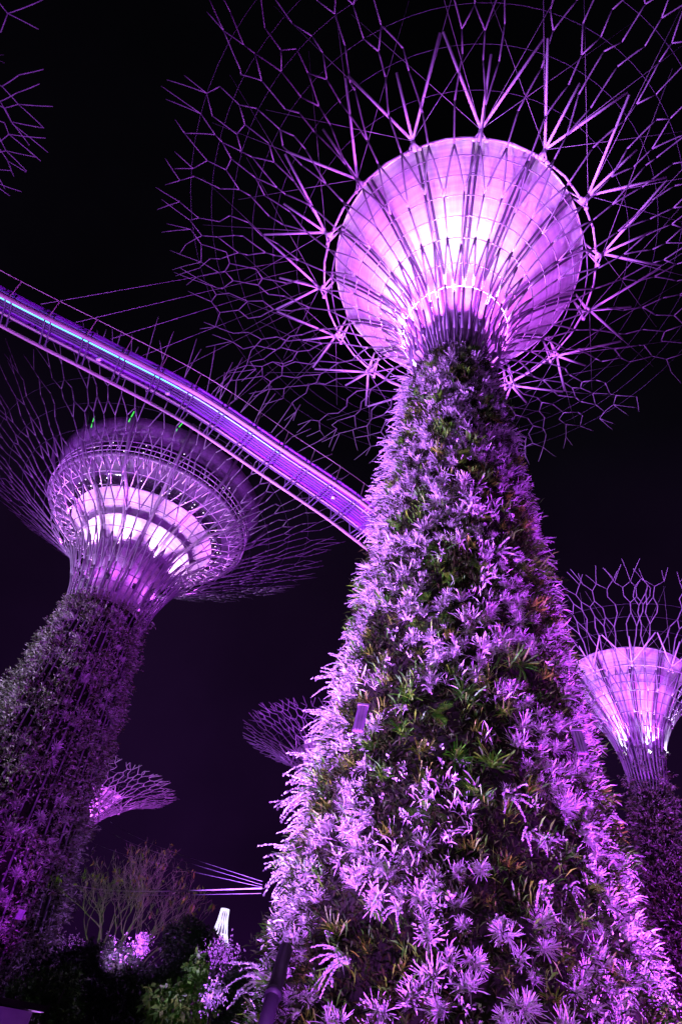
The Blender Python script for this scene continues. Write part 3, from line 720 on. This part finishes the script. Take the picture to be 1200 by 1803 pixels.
# left supertree planting
P_, A_ = wall_points(LX, LY, TRKL, 30000, 0, 29.6, rad(100), 7, jit=.34, gap=lambda p, z: np.clip(.55 + .6 * np.sin(p * 6 + z * .8) * np.sin(z * .7 - p * 4), .12, 1))
leaf_cloud('wall_foliage', P_, A_, .34, .10, M_small, 6, label='dense small-leaved foliage covering the left supertree trunk', cat='foliage', seed=8)
for k in range(150):
    z = R.uniform(.5, 28); phi = R.uniform(rad(-85), rad(85)); p, nn, n = frame_on(LX, LY, TRKL, 0, phi, z)
    o = bpy.data.objects.new('rosette_plant', R.choice(PROTO['pale'])); SC.collection.objects.link(o)
    ax = (nn + Vector((0, 0, .3)) + Vector((R.gauss(0, .3), R.gauss(0, .3), 0))).normalized(); o.location = p
    o.rotation_euler = ax.to_track_quat('Z', 'Y').to_euler(); s_ = R.uniform(.7, 1.15); o.scale = (s_,) * 3
    hh = 'low' if z < 10 else ('at mid height' if z < 20 else 'high'); ss = 'left side' if phi < -.4 else ('right side' if phi > .4 else 'front')
    tag(o, f'small pale tufted plant {hh} on the left supertree trunk, {ss}', 'rosette plant', f'pale tufts {hh} on the left supertree, {ss}')
# right, middle and small supertree planting
P_, A_ = wall_points(rx, ry, TRKR, 9000, 0, 21.6, rad(100), 9, jit=.25)
leaf_cloud('wall_foliage', P_, A_, .26, .07, M_small, 7, label='dark purple-lit foliage wrapping the smaller supertree at right', cat='foliage', seed=9)
for x_, y_, tb, sd, lb in ((mx_, my_, TRKM, 15, 'foliage on the half hidden middle supertree'), (lx_, ly_, TRKS, 16, 'foliage on the distant supertree behind the left one'), (tx_, ty_, TRKT, 17, 'foliage wrapping the trunk of the overhead corner supertree')):
    P_, A_ = wall_points(x_, y_, tb, 2500, 0, tb[-1][0], rad(100), sd, jit=.2)
    leaf_cloud('wall_foliage', P_, A_, .3, .1, M_small, 6, label=lb, cat='foliage', seed=sd)

# luminaires hung in the planting
def luminaire(px, py, D, w_, h_, label, tilt=.1, shape='box'):
    p = from_px(px, py, D); t = empty('wall_luminaire', p); tag(t, label, 'luminaire')
    hd = Vector((p.x, p.y, 0)).normalized(); sd = Vector((hd.y, -hd.x, 0)); u = (Vector((0, 0, 1)) + sd * tilt).normalized()
    b = MB(); b.box((0, 0, 0), (w_, .12, h_), (sd, hd, u)); b.build('cover', mat('purple_cover', (.24, .15, .28), .5, two=(.14, .09, .18), scale=8), t, smooth=False)
    b = MB()
    for k in range(-1, 2): b.box(sd * k * w_ * .28 - hd * .075, (.025, .04, h_ * .96), (sd, hd, u))
    b.box(-hd * .02 + u * h_ * .53, (w_ * 1.08, .2, .04), (sd, hd, u)); b.build('fin', M_steel, t, smooth=False)
luminaire(634, 1266, 12.6, .22, .55, 'small purple ribbed panel poking out of the plants left of centre on the big trunk')
luminaire(1020, 1308, 14.2, .22, .5, 'small purple ribbed cover among leaves near the right edge of the big trunk', -.15)
luminaire(36, 1611, 45.5, .36, .45, 'tiny bright square fitting on the planted trunk at the far left')
# thick strut leaning out of the plants at the bottom left of the big trunk
b = MB(); b.tube([from_px(455, 1850, 12.1), from_px(480, 1755, 12.5), from_px(503, 1670, 13.2)], .12, 10); b.tube([from_px(480, 1755, 12.45), from_px(482, 1748, 12.5)], .145, 10)
tag(b.build('steel_pipe', mat('pipe_paint', (.012, .010, .014), .5, spec=.2)), 'thick smooth pipe rising through the plants at the foot of the big trunk', 'pipe')

# ------------------------------------------------------------------ bare tree
def bare_tree(x, y, H, label):
    rt = empty('bare_tree', (x, y, 0)); tag(rt, label, 'tree'); rr = random.Random(12)
    tb = MB(); br_ = MB(); lf = []
    tb.tube([(0, 0, 0), (.05, .05, H * .16), (-.05, 0, H * .33)], [.24, .19, .16], 9)
    def grow(p, d, L, r, dep):
        pts = [p]; q = p; dd = d
        for k in range(4):
            dd = (dd + Vector((rr.gauss(0, .16), rr.gauss(0, .16), rr.gauss(0, .1) + .10))).normalized(); q = q + dd * L / 4; pts.append(q)
            if dep >= 3 and rr.random() < .5:
                e = (dd + Vector((rr.gauss(0, .6), rr.gauss(0, .6), .2))).normalized(); br_.tube([q, q + e * L * .3], [.012, .005], 3)
        (tb if dep < 1 else br_).tube(pts, [r * .72 * (1 - .4 * k / 4) for k in range(5)], 6 if r > .04 else 4, False)
        if dep >= 5:
            if rr.random() < .30: lf.append(q)
            return
        n = 3 if rr.random() < .45 else 2
        for k in range(n):
            a = Vector((rr.gauss(0, 1), rr.gauss(0, 1), rr.gauss(0, .5))); a = (a - dd * a.dot(dd)).normalized()
            grow(q, (dd + a * rr.uniform(.45, .85)).normalized(), L * rr.uniform(.68, .9), r * .62, dep + 1)
    for k in range(6):
        a = 2 * math.pi * k / 6 + rr.uniform(-.3, .3); grow(Vector((-.05, 0, H * (.29 + .03 * (k % 3)))), Vector((math.cos(a) * 1.25, math.sin(a) * 1.25, 1)).normalized(), H * .185, .10, 0)
    tb.build('trunk', M_bark, rt); br_.build('branches', mat('twig', (.16, .21, .10), .8), rt)
    leaf_cloud('leaves', np.array([list(v) for v in lf]), np.tile([0, 0, -1.], (len(lf), 1)), .26, .09, M_olive, 2, parent=rt, kind=None)
bx_, by_ = pol(-10.6, 33); bare_tree(bx_, by_, 8.6, 'leafless tree with fine upward twigs between the two large supertrees')
lamp('SPOT', (bx_ - 3, by_ - 3.5, .4), 620, (.95, 1, .6), (bx_, by_, 5.5), .2, 115)  # added spot, tinted to turn the bare tree greenish grey

# ------------------------------------------------------------------ bushes and low trees at the bottom left
def bush(px, py, D, w_, h_, m_, label, seed, n=2600, L=.24, lw=.09, zb=0, name='leafy_bush'):
    c = from_px(px, py, D); rg = np.random.default_rng(seed); rt = empty(name, (c.x, c.y, 0)); tag(rt, label, 'bush' if name == 'leafy_bush' else 'tree', 'bushes at the foot of the supertrees')
    cl = rg.normal(0, 1, (9, 3)); cl /= np.linalg.norm(cl, axis=1, keepdims=True); cl *= rg.uniform(.35, .85, (9, 1)); cz = c.z
    k = rg.integers(0, 9, n); d = rg.normal(0, 1, (n, 3)); d /= np.linalg.norm(d, axis=1, keepdims=True)
    q = cl[k] + d * rg.uniform(.28, .5, (n, 1)); q = q * np.array([w_, w_, h_]) + np.array([0, 0, cz])
    q = q[q[:, 2] > .05]; d = d[:len(q)]
    leaf_cloud('foliage', q, d * .6 + np.array([0, 0, .2]), L, lw, m_, 5, parent=rt, kind=None, seed=seed)
    b = MB(); b.tube([(0, 0, 0), (.05, .1, cz * .5), (0, 0, cz)], [.12, .09, .04], 7)
    for j in range(9): b.tube([(0, 0, cz * .45), tuple(cl[j] * np.array([w_, w_, h_]) + np.array([0, 0, cz]))], [.05, .015], 5)
    b.build('stem', M_bark, rt)
bush(88, 1765, 21, .9, .75, M_bushl, 'bush with lighter green leaves above the kiosk roof at the lower left', 1, 900, .14, .06)
bush(165, 1775, 24, 2.3, 1.45, M_bush, 'dark round bush between the kiosk and the bare tree trunk', 2, 5200, .15, .06)
bush(262, 1790, 25, 2.0, 1.1, M_bush, 'dark bush directly below the bare tree trunk', 3, 4200, .15, .06)
bush(335, 1745, 26, 1.7, 1.55, M_bush, 'tall dark bush below and left of the glowing lattice tower', 4, 5200, .15, .06)
bush(395, 1775, 22, 1.5, 1.5, M_bush, 'dark bush beside the left foot of the big trunk', 5, 4200, .15, .06)
bush(325, 1785, 19, .8, .6, M_bushl, 'yellow-green drooping bush at the bottom right of the bare tree', 6, 420, .20, .09)
bush(348, 1735, 19, .35, .95, M_bushl, 'slender sapling with bright hanging leaves above the yellow-green bush', 7, 170, .2, .09, name='sapling')
bush(357, 1672, 34, .9, .9, M_bush, 'leafy tree top just left of the glowing lattice tower', 8, 1500, .2, .08)
b7 = from_px(325, 1790, 17.2); lamp('SPOT', (b7.x - .6, b7.y - 3.5, .4), 3, (1, .85, .35), from_px(330, 1745, 19), .1, 50)  # faint warm fill on the yellow-green bush
lamp('SPOT', (-8.0, 14, .3), 5, (.8, 1, .4), from_px(90, 1760, 21), .1, 30)  # faint green-tinted fill on the lighter bush

# distant glowing lattice trunk
fx_, fy_ = pol(-3.6, 74); ft = empty('lattice_tower', (fx_, fy_, 0)); tag(ft, 'distant slender lattice tower glowing white above the bushes', 'tower')
def fr(z): return lerp_tab([(0, 3.0), (6, 2.5), (9, 1.55), (10.4, 1.0), (11.6, .55), (13.2, .40)], z)
M_hot = mat('lit_lattice', (.8, .8, .85), .5, emit=(.72, .62, 1.0), estr=1.5)  # emission stands in for the lighting on the steel lattice
b = MB()
for k in range(14):
    for sg in (-1, 1):
        b.tube([(fr(z) * math.cos(2 * math.pi * k / 14 + sg * z * .16), fr(z) * math.sin(2 * math.pi * k / 14 + sg * z * .16), z) for z in np.linspace(0, 13.2, 14)], .04, 4)
b.build('lattice', M_hot, ft)
for z in (3, 5, 7, 9, 11, 13.1):
    b = MB(); b.tube([(fr(z) * math.cos(2 * math.pi * k / 16), fr(z) * math.sin(2 * math.pi * k / 16), z) for k in range(17)], .05, 4, False); b.build('ring', M_hot, ft)
b = MB(); b.lathe([(fr(z) * .55, z) for z in np.linspace(0, 13, 9)], 20); b.build('core', M_steel, ft)
for k in range(4):
    a = k * math.pi / 2 + .6; lamp('SPOT', (fx_ + 5 * math.cos(a), fy_ + 5 * math.sin(a), .5), 2200, VIO, (fx_, fy_, 8), .2, 80)
# leaf clumps with added spots, standing in for lit patches seen through the bushes
def glow_plant(px, py, D, w_, h_, seed, label, power=500):
    c = from_px(px, py, D); rg = np.random.default_rng(seed); n = 200
    q = rg.normal(0, .45, (n, 3)) * np.array([w_, .3, h_]) + np.array(c); d = np.tile([-.2, -.6, .5], (n, 1))
    rt = empty('floodlit_plant', (c.x, c.y, 0)); tag(rt, label, 'plant', 'floodlit plants behind the bushes')
    ob = leaf_cloud('foliage', q - np.array([c.x, c.y, 0]), d, .09, .035, M_bead, 3, spread=.4, parent=rt, kind=None, seed=seed)
    b = MB(); b.tube([(0, 0, 0), (0, 0, c.z)], [.03, .02], 6); b.build('stem', M_dark, rt)
    lamp('SPOT', (c.x + .3, c.y - 2.2, max(.3, c.z - .5)), power * 1.6, VIO, c, .1, 36)
glow_plant(212, 1672, 23.0, .75, .36, 1, 'brightly floodlit plant showing through the dark bushes below the bare tree', 1500)
glow_plant(250, 1665, 23.0, .22, .35, 2, 'small floodlit plant right beside the bare tree trunk', 700)
glow_plant(388, 1682, 21, .6, .45, 3, 'floodlit plant glowing at the foot of the lattice tower', 300)
glow_plant(376, 1755, 18, .3, .3, 4, 'small floodlit plant low beside the foot of the big trunk', 80)
glow_plant(130, 1668, 40, .8, .6, 5, 'dim purple plant to the left of the bare tree', 160)

# kiosk roof at the bottom left corner
kx, ky = pol(-22.5, 17.5); kz = 1.95; ks = empty('kiosk', (kx, ky, 0), rad(20)); tag(ks, 'low purple-lit kiosk with flat roof in the bottom left corner', 'kiosk')
b = MB(); b.box((0, 0, kz / 2), (4.4, 3, kz - .1)); b.build('wall', mat('kiosk_wall', (.34, .28, .36), .6, two=(.28, .22, .3)), ks, smooth=False)
b = MB(); b.box((0, 0, kz + .02), (4.8, 3.4, .10)); b.build('roof', M_dark, ks, smooth=False)
b = MB(); b.box((1.9, -1.52, kz - .42), (.5, .03, .22)); b.build('notice_plate', M_white, ks, smooth=False)
lamp('SPOT', (kx + 1, ky - 4.5, .3), 260, VIO, (kx + .6, ky, 1.6), .2, 70)
